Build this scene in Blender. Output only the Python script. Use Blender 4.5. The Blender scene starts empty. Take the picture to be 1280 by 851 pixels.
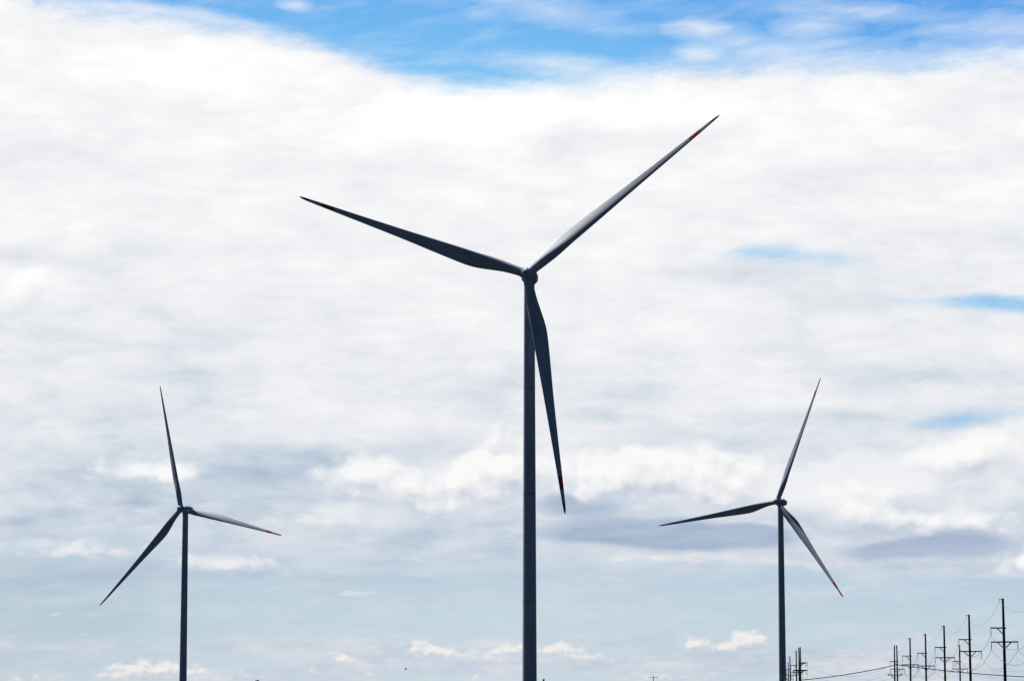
import bpy, bmesh, math, random
from mathutils import Vector, Matrix
random.seed(7)
scene = bpy.context.scene
COL = scene.collection
R = math.radians

# ------------------------------------------------------------------ camera
F = 3500.0                       # focal length in pixels of a 1280 px wide picture
HORIZON = 876.0
PITCH = math.atan((HORIZON - 425.5) / F)
EYE = 1.7
cam = bpy.data.cameras.new("camera")
cam.sensor_width = 36.0
cam.lens = 36.0 * F / 1280.0
cam.clip_start = 0.5
cam.clip_end = 90000
cam_o = bpy.data.objects.new("camera", cam)
COL.objects.link(cam_o)
cam_o.location = (0, 0, EYE)
cam_o.rotation_euler = (math.pi / 2 + PITCH, 0, 0)
scene.camera = cam_o

# ------------------------------------------------------------------ colour management
scene.view_settings.view_transform = 'Standard'
scene.view_settings.look = 'None'
scene.view_settings.exposure = 0.0
scene.view_settings.gamma = 1.0
scene.view_settings.use_curve_mapping = False

# ------------------------------------------------------------------ sun and sky
SUN_AZ, SUN_EL = R(-46), R(60)   # ahead of the camera, to the left, high
SKY = 0.05
S = Vector((math.sin(SUN_AZ) * math.cos(SUN_EL), math.cos(SUN_AZ) * math.cos(SUN_EL), math.sin(SUN_EL)))
sun = bpy.data.lights.new("sun", 'SUN')
sun.energy = 5.0
sun.angle = R(0.5)
sun.color = (1.0, 0.95, 0.88)
sun_o = bpy.data.objects.new("sun", sun)
COL.objects.link(sun_o)
sun_o.rotation_euler = S.to_track_quat('Z', 'Y').to_euler()
sun_o.location = (-60, 40, 120)

world = bpy.data.worlds.new("World")
scene.world = world
world.use_nodes = True
NT = world.node_tree
BG = NT.nodes['Background']
BG.inputs['Strength'].default_value = SKY
world.cycles.sampling_method = 'MANUAL'
world.cycles.sample_map_resolution = 512


def lin(c):
    return tuple(((x / 255.0) / 12.92 if x / 255.0 <= 0.04045 else ((x / 255.0 + 0.055) / 1.055) ** 2.4) for x in c)


class N:
    """a value socket with arithmetic"""
    def __init__(self, s): self.s = s
    def __add__(self, o): return mth('ADD', self, o)
    __radd__ = __add__
    def __sub__(self, o): return mth('SUBTRACT', self, o)
    def __rsub__(self, o): return mth('SUBTRACT', o, self)
    def __mul__(self, o): return mth('MULTIPLY', self, o)
    __rmul__ = __mul__
    def __truediv__(self, o): return mth('DIVIDE', self, o)


def plug(v, inp):
    if isinstance(v, N): NT.links.new(v.s, inp)
    else: inp.default_value = v


def mth(op, *a):
    n = NT.nodes.new('ShaderNodeMath'); n.operation = op
    for i, v in enumerate(a): plug(v, n.inputs[i])
    return N(n.outputs[0])


def smooth(x, a, b, lo=0.0, hi=1.0):
    n = NT.nodes.new('ShaderNodeMapRange'); n.interpolation_type = 'SMOOTHSTEP'
    plug(x, n.inputs[0])
    for i, v in enumerate((a, b, lo, hi)): n.inputs[i + 1].default_value = v
    return N(n.outputs[0])


def vec(x, y, z=0.0):
    n = NT.nodes.new('ShaderNodeCombineXYZ')
    plug(x, n.inputs[0]); plug(y, n.inputs[1]); plug(z, n.inputs[2])
    return N(n.outputs[0])


def noise(x, y, sx, sy, seed, detail=5.0, rough=0.55, dist=0.0):
    n = NT.nodes.new('ShaderNodeTexNoise'); n.noise_dimensions = '3D'
    plug(vec(x * (1.0 / sx), y * (1.0 / sy), seed * 7.31), n.inputs['Vector'])
    n.inputs['Scale'].default_value = 1.0
    n.inputs['Detail'].default_value = detail
    n.inputs['Roughness'].default_value = rough
    n.inputs['Distortion'].default_value = dist
    return N(n.outputs[0])


def ramp(x, stops, lo, hi):
    """colour or value ramp over lo..hi"""
    t = smooth_lin(x, lo, hi)
    n = NT.nodes.new('ShaderNodeValToRGB'); el = n.color_ramp.elements
    NT.links.new(t.s, n.inputs[0])
    while len(el) < len(stops): el.new(0.5)
    for e, (p, c) in zip(el, stops):
        e.position = (p - lo) / (hi - lo)
        e.color = (*lin(c), 1) if isinstance(c, tuple) else (c, c, c, 1)
    return N(n.outputs[0])


def smooth_lin(x, lo, hi):
    n = NT.nodes.new('ShaderNodeMapRange'); n.clamp = True
    plug(x, n.inputs[0]); n.inputs[1].default_value = lo; n.inputs[2].default_value = hi
    return N(n.outputs[0])


def mix(a, b, f):
    n = NT.nodes.new('ShaderNodeMix'); n.data_type = 'RGBA'
    plug(f, n.inputs[0])
    for v, i in ((a, n.inputs[6]), (b, n.inputs[7])):
        if isinstance(v, tuple): i.default_value = (*lin(v), 1)
        else: plug(v, i)
    return N(n.outputs[2])


def sky_at(px, py):
    """azimuth and elevation (both times F) of a direction"""
    x, y, z = (px - 640) / F, 1.0, (425.5 - py) / F
    c, s = math.cos(PITCH), math.sin(PITCH)
    X, Y, Z = x, y * c - z * s, y * s + z * c
    return 640 + F * math.atan2(X, Y), HORIZON - F * math.atan2(Z, math.hypot(X, Y))


def blobs(p, lst):
    """sum of soft elliptical patches; p is a vector in azimuth/elevation"""
    tot = None
    for (px, py, rx, ry, rot, k) in lst:
        x, y = sky_at(px, py)
        m = NT.nodes.new('ShaderNodeMapping'); m.vector_type = 'TEXTURE'
        m.inputs['Location'].default_value = (x, y, 0)
        m.inputs['Rotation'].default_value = (0, 0, R(rot))
        m.inputs['Scale'].default_value = (rx, ry, 1)
        NT.links.new(p.s, m.inputs[0])
        g = NT.nodes.new('ShaderNodeTexGradient'); g.gradient_type = 'SPHERICAL'
        NT.links.new(m.outputs[0], g.inputs[0])
        v = N(g.outputs[1]) * k
        tot = v if tot is None else tot + v
    return tot


tc = NT.nodes.new('ShaderNodeTexCoord')
nrm = NT.nodes.new('ShaderNodeSeparateXYZ')
NT.links.new(tc.outputs['Generated'], nrm.inputs[0])
dx, dy, dz = (N(nrm.outputs[i]) for i in range(3))
AZ = mth('ARCTAN2', dx, dy)
X = AZ * F + 640.0
Y = HORIZON - mth('ARCSINE', dz) * F

nish = NT.nodes.new('ShaderNodeTexSky'); nish.sky_type = 'NISHITA'
nish.sun_disc = False
nish.sun_elevation = SUN_EL
nish.sun_rotation = SUN_AZ
nish.altitude = 4000
nish.air_density = 0.6
nish.dust_density = 0.0
nish.ozone_density = 6.0
NISH = N(nish.outputs[0])

# warped coordinates
wa = noise(X, Y, 130, 70, 1, 4, 0.6) - 0.5
wb = noise(X, Y, 130, 70, 2, 4, 0.6) - 0.5
XW, YW = X + wa * 70.0, Y + wb * 26.0
PW = vec(XW, YW)

# clear air between the clouds
clear = ramp(Y, [(-60, (96, 164, 236)), (60, (120, 188, 242)), (120, (128, 198, 244)), (390, (158, 208, 242)), (560, (170, 202, 226)),
                 (690, (184, 205, 221)), (770, (197, 215, 223)), (876, (198, 213, 222))], -60, 876)
deep = ramp(Y, [(-60, (82, 148, 229)), (60, (98, 170, 238)), (120, (122, 192, 244)), (390, (140, 198, 240)), (560, (160, 198, 228)),
                (690, (176, 198, 219)), (770, (190, 210, 222)), (876, (194, 209, 222))], -60, 876)
sky = mix(clear, deep, smooth(X, 560, 1250))
sky = mix(sky, (172, 194, 206), blobs(PW, [(-30, 750, 330, 130, 0, 0.9), (350, 760, 300, 60, 0, .25)]))

# thin cirrus above the edge of the bank
ci = noise(XW, YW + X * 0.10, 130, 26, 3, 6, 0.62)
ci_f = smooth(ci, 0.42, 0.74) * 0.5
ci_b = blobs(PW, [(690, 14, 130, 24, 12, .55), (868, 36, 46, 17, 0, .8), (905, 45, 60, 22, 0, .5), (872, 66, 36, 15, 0, .8), (1015, 34, 60, 16, 0, .7),
                  (1060, 12, 160, 16, 4, .5), (980, 72, 200, 32, 0, .6), (1250, 38, 120, 30, 0, .6), (700, 84, 120, 20, 3, .7), (170, 12, 150, 10, 6, .6),
                  (610, 20, 40, 12, 10, .3), (370, 4, 30, 10, 0, .8), (260, 22, 120, 10, 8, .5), (1180, 78, 160, 24, 0, .5)])
sky = mix(sky, (236, 243, 252), mth('MINIMUM', ci_f * 0.45 + ci_b * (0.35 + ci), 1.0))

# the sheet of altocumulus
edge = ramp(X, [(0, .02), (80, .08), (160, .13), (300, .20), (420, .33), (500, .46), (570, .53), (720, .53), (860, .43), (1010, .45), (1280, .43)], 0, 1280) * 200.0
s1 = noise(XW, YW, 180, 58, 4, 6, 0.58)
s2 = noise(XW, YW, 64, 22, 5, 6, 0.68)
s3 = noise(X, Y + wb * 30.0, 320, 90, 6, 3, 0.5)
cov = smooth(Y - edge + (s1 - 0.5) * 60.0 + (s2 - 0.5) * 34.0 + wb * 30.0, -20, 26)
hole = blobs(PW, [(950, 313, 70, 22, 3, .72), (1030, 322, 70, 14, 3, .4), (1258, 379, 110, 20, 2, 1.2), (1130, 375, 150, 20, 0, .4), (1200, 526, 115, 22, -7, .95),
                  (1040, 330, 220, 30, 0, .3), (1200, 345, 160, 24, 0, .2), (225, 463, 60, 14, 0, .35), (790, 468, 50, 12, 0, .2), (610, 200, 60, 12, 0, .12)])
cov = cov * (1.0 - smooth(hole + (s2 - 0.5) * 0.85 + (s1 - 0.5) * 0.5, 0.10, 1.0) * 0.9)
low = smooth(Y + (s1 - 0.5) * 190.0 + (s2 - 0.5) * 80.0, 665, 745)
cov = cov * (1.0 - low * 0.93)
bright = ramp(Y, [(0, .84), (110, .86), (260, .80), (360, .72), (460, .64), (540, .54), (600, .40), (700, .34), (876, .3)], 0, 876)
vo = NT.nodes.new('ShaderNodeTexVoronoi'); vo.voronoi_dimensions = '2D'; vo.feature = 'F1'
vo.inputs['Scale'].default_value = 1.0; vo.inputs['Detail'].default_value = 2.0; vo.inputs['Roughness'].default_value = 0.5
NT.links.new(vec(X * (1 / 95.0) + s2 * 0.9, Y * (1 / 40.0) + s1 * 0.9).s, vo.inputs['Vector'])
cells = N(vo.outputs['Distance'])
s4 = noise(X + Y * 0.3, Y + wb * 10.0, 46, 12, 7, 4, 0.55)
bright = bright + 0.02 + ((s1 - 0.5) * 0.66 + (s2 - 0.5) * 0.36 + (s3 - 0.5) * 0.45 + (s4 - 0.5) * 0.30 + (0.42 - cells) * 0.22) * smooth(Y, 250, 560, 0.85, 0.9)
bright = bright + blobs(PW, [(18, 362, 110, 22, -40, .28), (560, 150, 230, 60, 0, .4), (620, 130, 120, 40, 0, .2), (200, 80, 300, 60, 10, .2), (900, 140, 300, 30, 0, .15), (40, 500, 160, 40, 0, .05)])
bright = bright - blobs(PW, [(700, 175, 110, 45, 0, .25), (1060, 210, 120, 40, 0, .15), (800, 495, 70, 22, 0, .3), (760, 520, 60, 16, 0, .2), (980, 520, 160, 16, 0, .2), (1150, 470, 200, 20, 0, .25),
                             (350, 570, 210, 24, 0, .3), (40, 200, 80, 30, 0, .1), (960, 340, 150, 30, 0, .2), (150, 600, 260, 30, 0, .12), (30, 320, 70, 18, 0, .3), (250, 465, 90, 22, 0, .2)])
sheet = ramp(bright, [(0.0, (170, 188, 208)), (.26, (203, 214, 226)), (.45, (224, 229, 236)), (.62, (237, 238, 242)), (.8, (246, 246, 248)), (.97, (254, 254, 254)), (1.0, (255, 255, 255))], 0, 1)
sky = mix(sky, sheet, cov)

# low streaks in the clear band over the horizon
st = noise(XW, YW, 260, 15, 8, 5, 0.55)
stm = smooth(Y, 610, 700) * 0.62 * smooth(st + (s3 - .5) * .5, 0.42, 0.70) * (1.0 - smooth(Y, 708, 770, 0, .75)) + smooth(Y, 775, 825) * 0.8 * smooth(st + (s1 - .5) * .4, 0.34, .62)
sky = mix(sky, ramp(s2, [(.35, (190, 203, 219)), (.5, (206, 212, 224)), (.65, (226, 225, 229))], .35, .65), stm)

# blue grey slabs: the shaded bases of the far cumulus
sl = noise(XW, YW, 110, 16, 9, 6, 0.6)
dk = blobs(PW, [(850, 670, 210, 26, 1, 1.5), (725, 634, 100, 20, 2, 1.1), (790, 662, 200, 20, 1, .75), (920, 672, 100, 20, 0, .7), (1185, 681, 105, 22, 0, 1.5), (1100, 690, 70, 14, 0, .5), (1220, 655, 60, 26, 0, .5), (330, 590, 130, 30, 0, .85), (110, 588, 130, 22, 0, .55),
                (110, 720, 230, 24, 0, .65), (400, 722, 210, 20, 0, .5), (20, 655, 90, 16, 0, .6), (620, 725, 150, 20, 0, .35), (325, 717, 40, 10, 0, .3), (700, 620, 60, 16, 0, .5), (1085, 690, 80, 18, 0, .5), (1040, 655, 50, 14, 0, .3)])
dk = smooth(dk + (sl - 0.5) * 0.9, 0.16, 0.95)


def puffs(lst, seed, size, gain, lo, hi, shadow, mid, light, base, squash=0.8):
    def field(x, y):
        v = NT.nodes.new('ShaderNodeTexVoronoi'); v.voronoi_dimensions = '2D'; v.feature = 'F1'
        v.inputs['Scale'].default_value = 1.0; v.inputs['Detail'].default_value = 2.0; v.inputs['Roughness'].default_value = 0.5
        fb = noise(x, y, size, size * squash, seed, 6, 0.6, 0.1)
        NT.links.new(vec(x * (1.0 / size) + seed * 3.7 + fb * .7, y * (1.0 / size / squash) + fb * .6).s, v.inputs['Vector'])
        n = fb * 0.72 + (0.70 - N(v.outputs['Distance'])) * 0.36
        ww = noise(x, y, size * 1.7, size * 1.2, seed + 1, 3, 0.5) - 0.5
        b = blobs(vec(x + ww * size * .7, y + ww * size * .5), lst)
        return b + (n - 0.5) * gain, b
    f, b0 = field(X, Y)
    g, _ = field(X - size * 0.16, Y - size * 0.30)
    lit = 0.54 + (f - g) * 1.05
    a = smooth(f, lo, hi) * smooth(b0, 0.02, 0.22)
    col = ramp(lit, [(0.0, shadow), (.45, mid), (.85, light)], 0, 1)
    return col, a * base


# broad soft heaps, then the bright lobes in front of them
c, a = puffs([(900, 600, 260, 70, 0, .9), (560, 605, 230, 62, -6, .85), (1150, 600, 260, 70, -6, 1.0), (1230, 660, 160, 60, 0, .7), (1050, 640, 120, 60, 0, .6), (690, 560, 90, 60, 0, .5),
              (1270, 560, 100, 70, 0, .5), (180, 590, 150, 34, 0, .6), (60, 685, 160, 24, 0, .5), (280, 704, 120, 26, 0, .5), (430, 660, 160, 30, 0, .5), (1000, 705, 200, 24, 0, .5)],
             41, 95.0, 1.0, 0.10, 0.75, (196, 207, 223), (224, 228, 235), (244, 244, 246), 0.85, 0.5)
sky = mix(sky, c, a)
sky = mix(sky, ramp(sl, [(.3, (150, 169, 199)), (.7, (180, 195, 215))], .3, .7), dk * 0.88)
c, a = puffs([(445, 594, 85, 38, 0, 1.0), (505, 598, 50, 36, 0, .6), (570, 605, 90, 42, -8, .9), (630, 590, 70, 52, -15, .8), (540, 635, 80, 20, 0, .4), (620, 545, 60, 40, -20, .5),
              (770, 590, 75, 46, 0, .9), (830, 592, 70, 48, 0, .8), (880, 588, 60, 50, 0, .9), (905, 620, 80, 36, 0, .7), (950, 585, 50, 46, 20, .7), (745, 610, 60, 36, 0, .6),
              (1060, 630, 75, 40, 0, .9), (1120, 615, 60, 26, -10, .4), (1180, 575, 90, 36, -8, .9), (1250, 560, 80, 50, -8, .9), (1200, 650, 100, 30, 0, .6), (1120, 648, 80, 30, 0, .6), (1030, 560, 60, 18, 0, .4),
              (1285, 702, 90, 26, 0, .75), (690, 580, 60, 46, 0, .5), (800, 575, 120, 34, 0, .4), (175, 588, 110, 26, 0, .7), (230, 592, 90, 22, 0, .5), (285, 704, 110, 20, 0, .5), (70, 684, 170, 18, 0, .45)],
             11, 48.0, 1.2, 0.02, 0.62, (198, 207, 222), (234, 235, 239), (252, 251, 250), 0.92)
sky = mix(sky, c, a)
# shallow grey tops in front of the big puffs
c, a = puffs([(100, 690, 230, 13, 0, .7), (290, 704, 100, 16, 0, .9), (100, 768, 170, 8, 0, .4), (430, 744, 60, 9, 0, .5), (900, 655, 60, 12, 0, .5), (800, 698, 190, 14, 0, .7), (980, 700, 160, 20, 0, .5), (300, 655, 120, 20, 0, .5), (420, 650, 120, 26, 0, .6), (100, 625, 130, 22, 0, .6), (640, 660, 120, 22, 0, .5),
              (1230, 720, 120, 18, 0, .5), (470, 745, 60, 8, 0, .4)],
             21, 40.0, 1.0, 0.15, 0.75, (190, 201, 219), (218, 223, 231), (240, 238, 238), 0.75, 0.45)
sky = mix(sky, c, a)
# the small far row just over the horizon
c, a = puffs([(525, 810, 30, 17, 0, 1.1), (550, 814, 26, 13, 0, .6), (580, 819, 60, 13, 0, .7), (640, 813, 36, 16, 0, 1.0), (698, 812, 42, 17, 0, 1.1), (735, 820, 36, 11, 0, .5), (866, 803, 26, 15, 0, 1.0), (930, 800, 36, 19, -10, 1.2), (950, 803, 26, 12, 0, .6), (905, 810, 56, 13, 0, .7),
              (180, 837, 56, 20, 0, 1.1), (235, 840, 50, 17, 0, .8), (140, 842, 40, 15, 0, .6), (428, 824, 22, 13, 0, .9), (300, 842, 40, 10, 0, .5), (390, 838, 40, 9, 0, .5), (460, 842, 40, 8, 0, .5), (60, 835, 60, 14, 0, .3),
              (820, 846, 60, 9, 0, .5), (990, 846, 90, 9, 0, .4), (30, 850, 60, 10, 0, .5), (590, 846, 60, 8, 0, .4), (740, 822, 50, 8, 0, .3)],
             31, 16.0, 1.1, 0.05, 0.66, (194, 205, 218), (216, 219, 224), (245, 241, 236), 0.85)
sky = mix(sky, c, a)

# the bank of cloud stands ahead of the camera; behind it the sky is clear blue
bank = smooth(mth('ABSOLUTE', AZ + 0.28) + (s3 - .5) * .12, 0.64, 0.51) * smooth(Y, -420, -80) * smooth(Y, 1000, 890, 0, 1)
sc_n = NT.nodes.new('ShaderNodeVectorMath'); sc_n.operation = 'SCALE'
NT.links.new(sky.s, sc_n.inputs[0]); sc_n.inputs['Scale'].default_value = 1.0 / SKY
final = mix(NISH, N(sc_n.outputs[0]), bank)
NT.links.new(final.s, BG.inputs['Color'])


# ------------------------------------------------------------------ materials
def material(name, base, rough=0.5, metallic=0.0, var=0.0, scale=1.0, stretch=(1, 1, 1), dark=None, bump=0.0, spec=0.5):
    m = bpy.data.materials.new(name); m.use_nodes = True
    nt = m.node_tree; b = nt.nodes['Principled BSDF']
    b.inputs['Base Color'].default_value = (*base, 1)
    b.inputs['Roughness'].default_value = rough
    b.inputs['Metallic'].default_value = metallic
    b.inputs['Specular IOR Level'].default_value = spec
    t = nt.nodes.new('ShaderNodeTexCoord'); mp = nt.nodes.new('ShaderNodeMapping')
    mp.inputs['Scale'].default_value = stretch
    n = nt.nodes.new('ShaderNodeTexNoise'); n.inputs['Scale'].default_value = scale; n.inputs['Detail'].default_value = 6; n.inputs['Roughness'].default_value = .6
    nt.links.new(t.outputs['Object'], mp.inputs[0]); nt.links.new(mp.outputs[0], n.inputs['Vector'])
    r = nt.nodes.new('ShaderNodeValToRGB')
    dk_ = dark or tuple(c * (1 - var) for c in base)
    r.color_ramp.elements[0].position = .35; r.color_ramp.elements[0].color = (*dk_, 1)
    r.color_ramp.elements[1].position = .68; r.color_ramp.elements[1].color = (*base, 1)
    nt.links.new(n.outputs[0], r.inputs[0]); nt.links.new(r.outputs[0], b.inputs['Base Color'])
    if bump:
        bp = nt.nodes.new('ShaderNodeBump'); bp.inputs['Strength'].default_value = bump
        nt.links.new(n.outputs[0], bp.inputs['Height']); nt.links.new(bp.outputs[0], b.inputs['Normal'])
    return m


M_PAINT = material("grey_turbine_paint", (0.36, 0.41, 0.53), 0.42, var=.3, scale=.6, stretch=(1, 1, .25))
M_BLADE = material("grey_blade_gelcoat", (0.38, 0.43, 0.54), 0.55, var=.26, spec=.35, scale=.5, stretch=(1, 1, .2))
M_RED = material("red_marking_paint", (0.45, 0.016, 0.02), 0.42, var=.15, scale=1.0)
M_SEAM = material("grey_flange_seam", (0.20, 0.21, 0.22), 0.55, var=.2, scale=2)
M_WOOD = material("weathered_pole_wood", (0.034, 0.027, 0.022), 0.9, var=.5, scale=6, stretch=(4, 4, .4), spec=.2)
M_ARM = material("weathered_crossarm_wood", (0.032, 0.027, 0.022), 0.9, var=.4, scale=6, stretch=(.4, 4, 4), spec=.2)
M_PALE = material("bleached_pole_wood", (0.12, 0.105, 0.09), 0.9, var=.4, scale=6, stretch=(4, 4, .4), spec=.2)
M_STEEL = material("galvanised_steel", (0.16, 0.165, 0.17), 0.5, metallic=.6, var=.3, scale=5)
M_PORC = material("brown_porcelain", (0.09, 0.05, 0.035), 0.25, var=.2, scale=5)
M_WIRE = material("aluminium_conductor", (0.15, 0.155, 0.16), 0.5, metallic=.4, var=.2, scale=3)
M_CABLE = material("black_cable_sheath", (0.02, 0.02, 0.022), 0.6, var=.3, scale=3)
M_BIRD = material("dark_feathers", (0.035, 0.032, 0.03), 0.8, var=.3, scale=12)


def ground_material():
    m = bpy.data.materials.new("dry_grassland"); m.use_nodes = True
    nt = m.node_tree; b = nt.nodes['Principled BSDF']; b.inputs['Roughness'].default_value = .95
    b.inputs['Specular IOR Level'].default_value = .1
    t = nt.nodes.new('ShaderNodeTexCoord')
    def nz(s, d):
        n = nt.nodes.new('ShaderNodeTexNoise'); n.inputs['Scale'].default_value = s; n.inputs['Detail'].default_value = d
        nt.links.new(t.outputs['Object'], n.inputs['Vector']); return n
    a, c_ = nz(.012, 8), nz(1.7, 10)
    r1 = nt.nodes.new('ShaderNodeValToRGB'); r1.color_ramp.elements[0].position = .38; r1.color_ramp.elements[1].position = .64
    r1.color_ramp.elements[0].color = (.016, .026, .013, 1); r1.color_ramp.elements[1].color = (.034, .036, .020, 1)
    r2 = nt.nodes.new('ShaderNodeValToRGB'); r2.color_ramp.elements[0].position = .3; r2.color_ramp.elements[1].position = .75
    r2.color_ramp.elements[0].color = (.5, .5, .48, 1); r2.color_ramp.elements[1].color = (1, 1, 1, 1)
    mx = nt.nodes.new('ShaderNodeMix'); mx.data_type = 'RGBA'; mx.blend_type = 'MULTIPLY'; mx.inputs[0].default_value = 1
    nt.links.new(a.outputs[0], r1.inputs[0]); nt.links.new(c_.outputs[0], r2.inputs[0])
    nt.links.new(r1.outputs[0], mx.inputs[6]); nt.links.new(r2.outputs[0], mx.inputs[7]); nt.links.new(mx.outputs[2], b.inputs['Base Color'])
    bp = nt.nodes.new('ShaderNodeBump'); bp.inputs['Strength'].default_value = .5; bp.inputs['Distance'].default_value = .15
    nt.links.new(c_.outputs[0], bp.inputs['Height']); nt.links.new(bp.outputs[0], b.inputs['Normal'])
    return m


# ------------------------------------------------------------------ helpers
def mesh(name, bm, mats, smooth_=True):
    me = bpy.data.meshes.new(name)
    bmesh.ops.recalc_face_normals(bm, faces=bm.faces)
    bm.to_mesh(me); bm.free()
    for m in (mats if isinstance(mats, (list, tuple)) else [mats]): me.materials.append(m)
    if smooth_:
        me.shade_smooth()
        try: me.set_sharp_from_angle(angle=R(40))
        except Exception: pass
    return me


def obj(name, data, parent=None, matrix=None):
    o = bpy.data.objects.new(name, data)
    COL.objects.link(o)
    if parent: o.parent = parent
    if matrix is not None: o.matrix_local = matrix
    return o


def tag(o, label=None, cat=None, group=None, kind=None):
    for k, v in (('label', label), ('category', cat), ('group', group), ('kind', kind)):
        if v: o[k] = v
    return o


def empty(name, loc):
    e = obj(name, None); e.location = loc; e.empty_display_size = 1.0
    return e


def copy_tree(o, parent=None):
    c = o.copy(); COL.objects.link(c)
    if parent: c.parent = parent
    for ch in o.children: copy_tree(ch, c)
    return c


def loft(bm, rings, cap=True, mat=None):
    """rings: lists of Vectors of equal count"""
    vs = [[bm.verts.new(p) for p in r] for r in rings]
    n = len(vs[0])
    for i in range(len(vs) - 1):
        for j in range(n):
            f = bm.faces.new((vs[i][j], vs[i][(j + 1) % n], vs[i + 1][(j + 1) % n], vs[i + 1][j]))
            if mat: f.material_index = mat(i)
    if cap:
        f = bm.faces.new(vs[0][::-1]); f2 = bm.faces.new(vs[-1])
        if mat: f.material_index = mat(0); f2.material_index = mat(len(vs) - 2)
    return vs


def circle(r, z, n=24):
    return [Vector((r * math.cos(2 * math.pi * k / n), r * math.sin(2 * math.pi * k / n), z)) for k in range(n)]


def tube(bm, pts, r, n=6):
    rings = []
    for i, p in enumerate(pts):
        d = (Vector(pts[min(i + 1, len(pts) - 1)]) - Vector(pts[max(i - 1, 0)])).normalized()
        a = d.cross(Vector((0, 0, 1)))
        if a.length < 1e-3: a = d.cross(Vector((1, 0, 0)))
        a.normalize(); b = d.cross(a).normalized()
        rr = r[i] if isinstance(r, (list, tuple)) else r
        rings.append([Vector(p) + rr * (math.cos(2 * math.pi * k / n) * a + math.sin(2 * math.pi * k / n) * b) for k in range(n)])
    loft(bm, rings)


def box(bm, c, s, bevel=0.0, rot=None):
    m = Matrix.Translation(c) @ (rot or Matrix.Identity(4)) @ Matrix.Diagonal((*s, 1))
    r = bmesh.ops.create_cube(bm, size=1, matrix=m)
    if bevel:
        ed = {e for v in r['verts'] for e in v.link_edges}
        bmesh.ops.bevel(bm, geom=list(ed), offset=bevel, segments=2, affect='EDGES', profile=.6)


# ------------------------------------------------------------------ the ground
bm = bmesh.new()
G = 40000
xs = [-G, -6000, -1500, -400, 0, 400, 1500, 6000, G]
grid = [[bm.verts.new((x, y, 0)) for x in xs] for y in xs]
for i in range(len(xs) - 1):
    for j in range(len(xs) - 1):
        bm.faces.new((grid[i][j], grid[i][j + 1], grid[i + 1][j + 1], grid[i + 1][j]))
tag(obj('ground', mesh('ground', bm, ground_material(), False)), kind='structure')

# ------------------------------------------------------------------ wind turbines
RAD = 58.0


def lerp_table(t, tab):
    for (a, va), (b, vb) in zip(tab, tab[1:]):
        if t <= b:
            k = (t - a) / (b - a); k = k * k * (3 - 2 * k) if tab is not TWIST else k
            return va + (vb - va) * k
    return tab[-1][1]


TWIST = [(0, 19), (.08, 18), (.22, 13), (.4, 7.5), (.6, 4), (.8, 1.8), (1, 0)]


CP = [(0, 2.1), (.05, 2.12), (.10, 2.5), (.15, 3.08), (.20, 3.5), (.25, 3.62), (.32, 3.36), (.4, 2.92), (.5, 2.38), (.6, 1.95),
      (.7, 1.58), (.8, 1.24), (.9, .9), (.97, .62), (.99, .42), (1, .12)]


def chord(t):
    for i in range(len(CP) - 1):
        (x0, y0), (x1, y1) = CP[i], CP[i + 1]
        if t <= x1:
            sl = lambda j: 0 if j <= 0 or j >= len(CP) - 1 else (CP[j + 1][1] - CP[j - 1][1]) / (CP[j + 1][0] - CP[j - 1][0])
            h = x1 - x0; k = (t - x0) / h
            return ((2 * k ** 3 - 3 * k * k + 1) * y0 + (k ** 3 - 2 * k * k + k) * h * sl(i)
                    + (3 * k * k - 2 * k ** 3) * y1 + (k ** 3 - k * k) * h * sl(i + 1))
    return CP[-1][1]


def thick(t):
    if t <= .055: return 1.0
    if t <= .25:
        k = (t - .055) / .195; k = k * k * (3 - 2 * k)
        return 1.0 + (.38 - 1.0) * k
    if t <= .6: return .38 - .15 * (t - .25) / .35
    return .23 - .07 * (t - .6) / .4


def blade_mesh():
    bm = bmesh.new()
    ts = sorted(set([.018 + .982 * i / 64 for i in range(65)] + [.845, .900, .955, .99, .996, .999]))
    pitch = 11.0
    rings = []
    n = 28
    for t in ts:
        c_, th = chord(t), thick(t)
        tw = R(lerp_table(t, TWIST) + pitch)
        circ = max(0.0, min(1.0, (.25 - t) / .195)); circ = circ * circ * (3 - 2 * circ)
        ax = .5 * circ + .30 * (1 - circ)                # pitch axis along the chord
        bend = -0.024 * RAD * t * t
        ring = []
        for k in range(n):
            a = 2 * math.pi * k / n
            xc = .5 * (1 + math.cos(a))                   # 1 = trailing edge, 0 = leading
            yt = 5 * th * (.2969 * math.sqrt(xc) - .1260 * xc - .3516 * xc ** 2 + .2843 * xc ** 3 - .1036 * xc ** 4)
            ya = yt if math.sin(a) >= 0 else -yt * .8
            ye = .5 * math.sin(a) * th
            yy = (ya * (1 - circ) + ye * circ) * c_
            xx = (ax - xc) * c_                           # leading edge at +X
            # twist: the leading edge turns into the wind, towards -Y
            ring.append(Vector((xx * math.cos(tw) + yy * math.sin(tw), -xx * math.sin(tw) + yy * math.cos(tw) + bend, t * RAD)))
        rings.append(ring)
    def mat(i):
        t = .5 * (ts[i] + ts[i + 1])
        return 1 if (.845 < t < .900 or t > .955) else 0
    loft(bm, rings, mat=mat)
    return mesh('blade', bm, [M_BLADE, M_RED])


def revolve_y(bm, prof, n=28):
    """prof: (y, radius) along the rotor axis"""
    loft(bm, [[Vector((r * math.cos(2 * math.pi * k / n), y, r * math.sin(2 * math.pi * k / n))) for k in range(n)] for y, r in prof])


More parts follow.
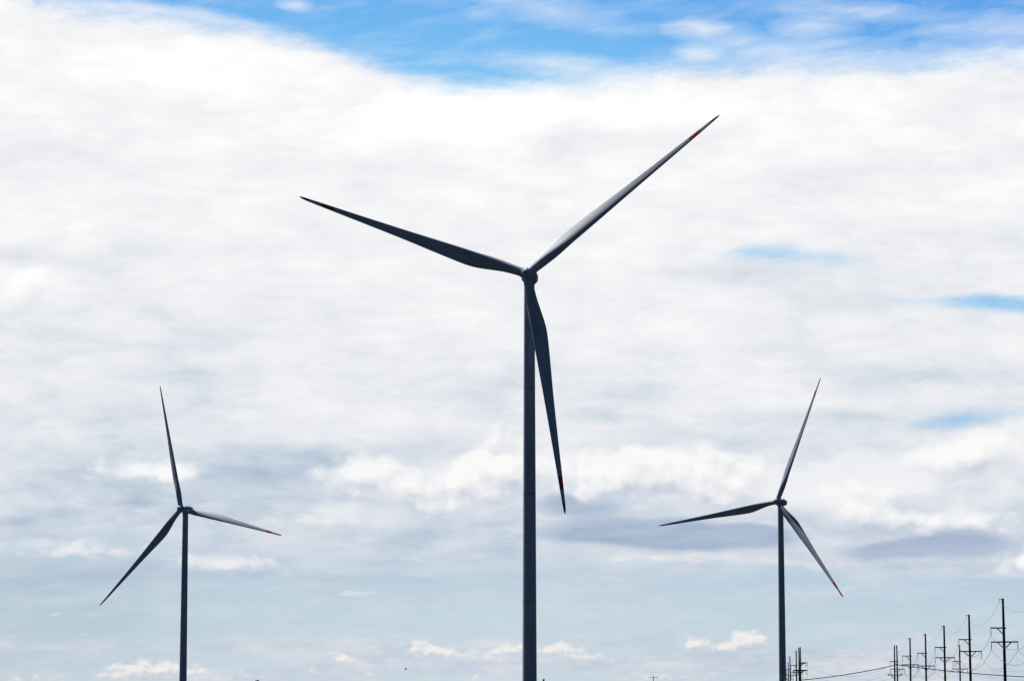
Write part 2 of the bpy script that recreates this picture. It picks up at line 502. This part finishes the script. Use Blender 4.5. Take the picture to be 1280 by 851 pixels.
def hub_mesh():
    bm = bmesh.new()
    prof = [(-2.05, .05), (-2.0, .38), (-1.85, .70), (-1.55, 1.0), (-1.1, 1.22), (-.5, 1.36), (.2, 1.40), (.9, 1.38), (1.35, 1.3), (1.36, 1.0)]
    revolve_y(bm, prof)
    for k in range(3):                                    # collars the blades bolt to
        rot = Matrix.Rotation(k * 2 * math.pi / 3, 4, 'Y')
        loft(bm, [[rot @ p for p in circle(r, z, 28)] for z, r in ((.5, 1.12), (1.42, 1.14), (1.5, 1.12), (1.58, 1.03))])
    return mesh('hub', bm, M_PAINT)


def nacelle_mesh():
    bm = bmesh.new()
    rings = []
    prof = [(1.55, .55), (1.62, .78), (1.9, .90), (2.6, .98), (4.0, 1.0), (5.2, .97), (6.2, .89), (7.0, .76), (7.6, .58), (7.9, .38), (8.0, .2)]
    n = 32
    for y, k in prof:
        ring = []
        for j in range(n):
            a = 2 * math.pi * j / n
            cx, cz = math.cos(a), math.sin(a)
            e = 2.6 if k > .6 else 2.3                    # rounded box section
            q = (abs(cx) ** e + abs(cz) ** e) ** (-1 / e)
            ring.append(Vector((1.85 * k * cx * q, y, -.12 + 1.62 * k * cz * q)))
        rings.append(ring)
    loft(bm, rings)
    return mesh('nacelle', bm, M_PAINT)


def mast_mesh():
    bm = bmesh.new()
    tube(bm, [(0, 0, 0), (0, 0, 1.0)], .05, 8)
    tube(bm, [(-.35, 0, .8), (.35, 0, .8)], .035, 6)
    for s in (-1, 1):
        tube(bm, [(.35 * s, 0, .78), (.35 * s, 0, 1.15)], .03, 6)
        bmesh.ops.create_icosphere(bm, subdivisions=1, radius=.11, matrix=Matrix.Translation((.35 * s, 0, 1.2)))
    return mesh('weather_mast', bm, M_STEEL)


def beacon_mesh():
    bm = bmesh.new()
    loft(bm, [circle(r, z, 16) for z, r in ((0, .26), (.12, .26), (.14, .2), (.34, .19), (.44, .12), (.47, .03))])
    return mesh('beacon', bm, M_STEEL)


def tower_mesh(h):
    bm = bmesh.new()
    r0, r1 = 1.66, 1.22
    zs = [0]
    joints = [h - 24.5 * k for k in range(1, 5) if h - 24.5 * k > 6]
    rad = lambda z: r0 + (r1 - r0) * z / h
    prof = [(0, rad(0), 0)]
    for j in sorted(joints):
        prof += [(j - .11, rad(j), 1), (j - .1, rad(j) + .025, 1), (j + .1, rad(j) + .025, 1), (j + .11, rad(j), 0)]
    prof += [(h - .5, rad(h), 0), (h - .45, rad(h) + .08, 0), (h, rad(h) + .08, 0)]
    loft(bm, [circle(r, z, 40) for z, r, _ in prof], mat=lambda i: 1 if prof[i][2] == 1 and prof[i + 1][2] == 1 else 0)
    return mesh('tower', bm, [M_PAINT, M_SEAM])


ME_BLADE, ME_HUB, ME_NAC, ME_MAST, ME_BEAC = blade_mesh(), hub_mesh(), nacelle_mesh(), mast_mesh(), beacon_mesh()
OVER = 3.2


def turbine(hub, yaw, phase, tilt, fw, label):
    yaw, phase, tilt = R(yaw), R(phase), R(tilt)
    back = Vector((-math.sin(yaw), math.cos(yaw), 0))     # away from the wind
    foot = Vector((hub[0], hub[1], 0)) + back * OVER
    t = empty('wind_turbine', foot)
    tag(t, label, 'wind turbine', 'wind turbines')
    h = hub[2] - 1.6
    obj('tower', tower_mesh(h), t)
    at = Matrix.Translation(Vector((0, 0, hub[2])) - back * OVER) @ Matrix.Rotation(yaw, 4, 'Z')
    nac = obj('nacelle', ME_NAC, t, at)
    obj('weather_mast', ME_MAST, nac, Matrix.Translation((.4, 5.6, 1.32)) @ Matrix.Scale(.75, 4))
    obj('beacon', ME_BEAC, nac, Matrix.Translation((-.4, 4.6, 1.38)))
    rotor = at @ Matrix.Rotation(-tilt, 4, 'X')
    obj('hub', ME_HUB, t, rotor @ Matrix.Rotation(phase, 4, 'Y'))
    for k in range(3):
        obj('blade', ME_BLADE, t, rotor @ Matrix.Rotation(phase + k * 2 * math.pi / 3, 4, 'Y') @ Matrix.Rotation(math.atan(fw - .024), 4, 'X'))
    return t


turbine((3.55, 639.80, 99.51), -8.39, 50.15, 9.0, .0245, 'tall dark wind turbine standing largest and nearest in the middle of the three')
turbine((-144.52, 1221.8, 84.94), -31.34, -16.28, 6.0, .0232, 'smaller distant wind turbine with one blade almost straight up, left of the tall one')
turbine((117.27, 1237.5, 89.20), -32.70, 20.31, 9.0, .0716, 'smaller distant wind turbine whose rounded nacelle shows beside the hub, near the utility poles')

# ------------------------------------------------------------------ utility poles
def ray(px, py, D):
    """point in the world at depth D seen in that direction"""
    c, s = math.cos(PITCH), math.sin(PITCH)
    xc, yc = (px - 640) / F * D, (425.5 - py) / F * D
    return Vector((xc, D * c - yc * s, D * s + yc * c + EYE))


def shaft_mesh(h, r0=.24, r1=.16, m=None, n=14):
    bm = bmesh.new()
    loft(bm, [circle(r, z, n) for z, r in ((0, r0), (h * .5, (r0 + r1) / 2), (h - .05, r1), (h, r1 * .75))])
    return mesh('shaft', bm, m or M_WOOD)


def arm_mesh(x0, x1, y=-.24):
    bm = bmesh.new()
    box(bm, ((x0 + x1) / 2, y, 0), (x1 - x0, .15, .19), .015)
    box(bm, (0, y / 2, 0), (.06, abs(y), .06))
    return mesh('cross_arm', bm, M_ARM)


def brace_mesh(s, reach=.95, drop=.85):
    bm = bmesh.new()
    a, b = Vector((s * reach, -.24, -.05)), Vector((s * .14, -.19, -drop))
    d = b - a
    ang = math.atan2(d.x, -d.z)
    box(bm, (a + b) / 2, (.13, .10, d.length), .01, Matrix.Rotation(-ang, 4, 'Y'))
    return mesh('brace', bm, M_ARM)


def string_mesh(l=1.0):
    bm = bmesh.new()
    prof = [(0, .015), (-.12, .018), (-.13, .03)]
    n = 6
    for k in range(n):
        z = -.16 - (l - .3) * k / n
        prof += [(z, .035), (z - .02, .085), (z - .05, .075), (z - .055, .035)]
    prof += [(-l + .1, .03), (-l, .045), (-l - .04, .02)]
    loft(bm, [circle(r, z, 10) for z, r in prof])
    return mesh('insulator', bm, M_PORC)


def bracket_mesh():
    bm = bmesh.new()
    box(bm, (-.28, 0, 0), (.5, .07, .08), .01)
    tube(bm, [(-.12, 0, -.05), (-.16, 0, -.32)], .03, 6)
    return mesh('bracket', bm, M_STEEL)


def switch_mesh():
    bm = bmesh.new()
    box(bm, (0, 0, 0), (.10, .12, .10), .01)
    tube(bm, [(-.0, 0, .05), (-.02, 0, .55)], .05, 8)
    tube(bm, [(.14, 0, -.02), (.16, 0, .45)], .035, 8)
    tube(bm, [(0, 0, -.03), (.15, 0, -.03)], .03, 6)
    return mesh('fuse_cutout', bm, M_PORC)


ME_STR, ME_BRK, ME_SW = string_mesh(), bracket_mesh(), switch_mesh()
ME_ARM_L, ME_ARM_R, ME_ARM_W = arm_mesh(-1.9, .3), arm_mesh(-.3, 1.9), arm_mesh(-1.9, 1.95)
ME_BR_L, ME_BR_R = brace_mesh(-1), brace_mesh(1)
ME_SHORT = string_mesh(.55)
TOP = 16.0


def pole(kind, h=TOP, drop=(4.13, 6.08), shaft_m=None):
    t = empty('utility_pole', (0, 0, 0))
    obj('shaft', shaft_mesh(h, m=shaft_m), t)
    if kind in ('line', 'right'):
        br = obj('bracket', ME_BRK, t, Matrix.Translation((0 if kind == 'line' else .0, 0, h - .12)))
        obj('insulator', ME_SHORT, br, Matrix.Translation((-.48, 0, -.04)) @ Matrix.Scale(.6, 4))
        up = obj('cross_arm', ME_ARM_L if kind == 'line' else ME_ARM_R, t, Matrix.Translation((0, 0, h - drop[0])))
        s = -1 if kind == 'line' else 1
        obj('brace', ME_BR_L if s < 0 else ME_BR_R, up)
        obj('insulator', ME_STR, up, Matrix.Translation((s * 1.84, -.24, -.07)))
        lo = obj('cross_arm', ME_ARM_W, t, Matrix.Translation((0, 0, h - drop[1])))
        obj('brace', ME_BR_L, lo); obj('brace', ME_BR_R, lo)
        for x in (-1.84, 1.88): obj('insulator', ME_STR, lo, Matrix.Translation((x, -.24, -.07)))
    elif kind == 'riser':
        lo = obj('cross_arm', ME_ARM_W, t, Matrix.Translation((0, 0, h - 7.6)))
        obj('brace', ME_BR_L, lo)
        for x in (-1.75, -.95, 1.3, 1.75): obj('fuse_cutout', ME_SW, lo, Matrix.Translation((x, -.36, .0)))
    elif kind == 'far':
        lo = obj('cross_arm', ME_ARM_W, t, Matrix.Translation((0, 0, h - .9)))
        for x in (-1.7, 1.75): obj('insulator', ME_SHORT, lo, Matrix.Translation((x, -.24, .05)) @ Matrix.Rotation(math.pi, 4, 'X'))
    return t


GA, GB, GC = 'utility poles receding along the main line', 'distant utility poles clustered beside the right turbine', 'utility poles away from the main line'
WHERE = {}


def put(t, name, px, top_y, label, group, rz=0, tilt=0, h=TOP):
    D = (h - EYE) * F / (HORIZON - top_y) / math.cos(PITCH) * 1.0
    D = (h - EYE) * F / ((HORIZON - top_y) * math.cos(PITCH))
    p = ray(px, HORIZON, D)                               # on the level of the eye
    p2 = ray(px, top_y, D)
    t.location = (p2.x, p2.y, 0)
    t.rotation_euler = (0, R(tilt), R(rz))
    tag(t, label, 'utility pole', group)
    WHERE[name] = t
    return t


line0 = pole('line')
first = [True]


def line_pole():
    if first[0]:
        first[0] = False
        return line0
    return copy_tree(line0)


put(line_pole(), 'P1', 1254.5, 747.4, 'tallest and nearest wooden utility pole, standing near the right edge of the photo', GA, 0, -.4)
put(line_pole(), 'P2', 1211.8, 767.7, 'second tallest utility pole of the main line, next behind the nearest one', GA, 0, -.3)
put(line_pole(), 'P3', 1180.3, 781.3, 'third utility pole back along the main line, just left of the short rear pole', GA, 0, -.2)
p4 = copy_tree(line0)
for ch in p4.children:
    if ch.name.startswith('cross_arm') and ch.location.z < TOP - 5: ch.location.z -= .75
put(p4, 'P4', 1156.7, 791.5, 'fourth utility pole back along the main line, its two crossarms set wider apart', GA, 0, 0)
put(line_pole(), 'P5', 1137.3, 796.6, 'fifth utility pole back along the main line, just right of the close pair', GA, 0, .1)
put(line_pole(), 'P6', 1121.2, 806.0, 'right-hand pole of the close pair where the main line turns, with ordinary crossarms', GA, 0, -.2)
put(pole('riser'), 'P6b', 1117.6, 806.2, 'left-hand pole of the close pair, carrying a low crossarm of upright fuse cutouts', GA, 0, .3)
put(line_pole(), 'P7', 1199.4, 805.7, 'shorter utility pole standing behind and between the third and second tallest poles', GC, 0, 0)
b1 = pole('right', shaft_m=M_PALE)
put(b1, 'B1', 1000.3, 808.2, 'thickest pale pole at the right end of the distant cluster, crossarms reaching right', GB)
b1b = copy_tree(b1)
put(b1b, 'B1b', 998.6, 809.6, 'pale pole half hidden directly behind the thickest pole of the distant cluster', GB, 14)
put(line_pole(), 'B2', 995.2, 812.8, 'pole second from the right in the distant cluster, close beside the thickest one', GB, 20)
put(line_pole(), 'B3', 987.9, 819.8, 'middle pole of the distant cluster beside the turbine, slightly leaning', GB, 20, -.6)
put(line_pole(), 'B4', 985.2, 827.4, 'pole second from the turbine in the distant cluster, shorter than the middle one', GB, 20)
put(line_pole(), 'B5', 982.5, 836.0, 'shortest pole of the distant cluster, the one nearest the turbine tower', GB, 20)
put(line_pole(), 'P0', 1330, 716, 'utility pole just outside the right edge of the photo, before the nearest visible one', GA)
put(line_pole(), 'P8', 1345, 804, 'utility pole just outside the right edge of the photo, in the rear line', GC)
put(pole('far', h=14.0), 'Q1', 816.6, 843.8, 'tiny far utility pole topped by one crossarm, alone between the middle and right turbines', GC, h=14.0)


def post(px, top, D, r, label):
    h = EYE + (HORIZON - top) / F * D
    p = ray(px, top, D)
    t = empty('wooden_post', (p.x, p.y, 0))
    obj('shaft', shaft_mesh(h, r * 1.1, r, n=12), t)
    bm = bmesh.new()
    loft(bm, [circle(r_, z, 12) for z, r_ in ((-.12, r * 1.25), (.06, r * 1.25), (.2, r * .6))])
    obj('cap', mesh('cap', bm, M_STEEL), t, Matrix.Translation((0, 0, h)))
    return tag(t, label, 'post', 'far posts barely rising into the photo')


post(679.5, 849.0, 640, .22, 'short dark post top just right of the foot of the tall middle turbine')
post(321.5, 850.3, 640, .34, 'very short dark post top at the bottom edge, right of the left turbine')

# ------------------------------------------------------------------ wires
bpy.context.view_layer.update()


def local(name, x, z, y=-.24):
    t = WHERE[name]
    return t.matrix_world @ Vector((x, y, z))


def wire(name, pts, sag, r, m, label, group=None, cat='power line'):
    bm = bmesh.new()
    path = []
    for i, (a, b) in enumerate(zip(pts, pts[1:])):
        sg = sag[i] if isinstance(sag, (list, tuple)) else sag
        for k in range(16):
            u = k / 16
            p = a.lerp(b, u); p.z -= sg * 4 * u * (1 - u)
            path.append(p)
    path.append(pts[-1])
    tube(bm, path, r, 5)
    return tag(obj(name, mesh(name, bm, m)), label, cat, group)


LINE = ['P0', 'P1', 'P2', 'P3', 'P4', 'P5', 'P6']
SEQ = LINE + ['B1', 'B2', 'B3', 'B4', 'B5']
z1, z2 = TOP - 4.13 - 1.1, TOP - 6.08 - 1.1
def z_lo(n): return z2 - (.75 if n == 'P4' else 0)
GW = 'wires strung along the main pole line'
sags = [2.6, 2.3, 2.1, 2.1, 1.5, 2.0, 2.6, 1.6, 2, 2, 2]
wire('power_line', [local(n, -.48, TOP - .5, 0) for n in SEQ], [s * .95 for s in sags], .012, M_WIRE, 'faint topmost wire running from pole top to pole top along the main line', GW)
wire('power_line', [local(n, 1.84 if n == 'B1' else -1.84, z1) for n in SEQ], sags, .024, M_WIRE, 'sagging wire hung from the single upper crossarms of the main pole line', GW)
wire('power_line', [local(n, -1.84, z_lo(n)) for n in SEQ], sags, .024, M_WIRE, 'sagging wire hung from the left ends of the lower crossarms of the main pole line', GW)
wire('power_line', [local(n, 1.88, z_lo(n)) for n in SEQ], sags, .024, M_WIRE, 'sagging wire hung from the right ends of the lower crossarms of the main pole line', GW)
GR = 'wires strung along the rear poles'
wire('power_line', [local('P8', -1.84, z1), local('P7', -1.84, z1), local('P6', 1.88, z2)], [1.6, 1.6], .015, M_WIRE, 'faint upper wire of the rear pole behind the main line', GR)
wire('power_line', [local('P8', 1.88, z2), local('P7', 1.88, z2), local('P6b', 1.4, z2)], [1.8, 1.4], .015, M_WIRE, 'faint lower wire of the rear pole behind the main line', GR)
ca = WHERE['P8'].location
wire('cable', [Vector((ca.x, ca.y, 7.4)), Vector((*WHERE['P6'].location.xy, EYE + 45.5 / F * 718 + .0)) + Vector((-.1, -.3, 0)), Vector((*WHERE['B1'].location.xy, 7.3)) + Vector((0, -.3, 0))],
     [.75, .45], .11, M_CABLE, 'thick black cable crossing low behind the nearest poles down to the distant cluster', None, 'cable')

# ------------------------------------------------------------------ a far bird
bm = bmesh.new()
tube(bm, [(0, -.24, .0), (0, -.17, .02), (0, -.05, 0), (0, .1, -.01), (0, .2, 0), (0, .3, .01)], [.015, .045, .075, .06, .035, .05], 8)
for s in (-1, 1):
    rows = [[Vector((s * x, y0, z)), Vector((s * x, y1, z)), Vector((s * x, y1, z + .012)), Vector((s * x, y0, z + .012))]
            for x, y0, y1, z in ((.03, -.10, .08, .03), (.18, -.14, .07, .16), (.32, -.10, .06, .26), (.44, -.02, .05, .30))]
    loft(bm, rows)
bird = obj('bird', mesh('bird', bm, M_BIRD))
bp = ray(507.3, 836, 560)
bird.location = bp
bird.rotation_euler = (0, R(8), R(60))
tag(bird, 'tiny dark bird flying low over the horizon between the left and middle turbines', 'bird')
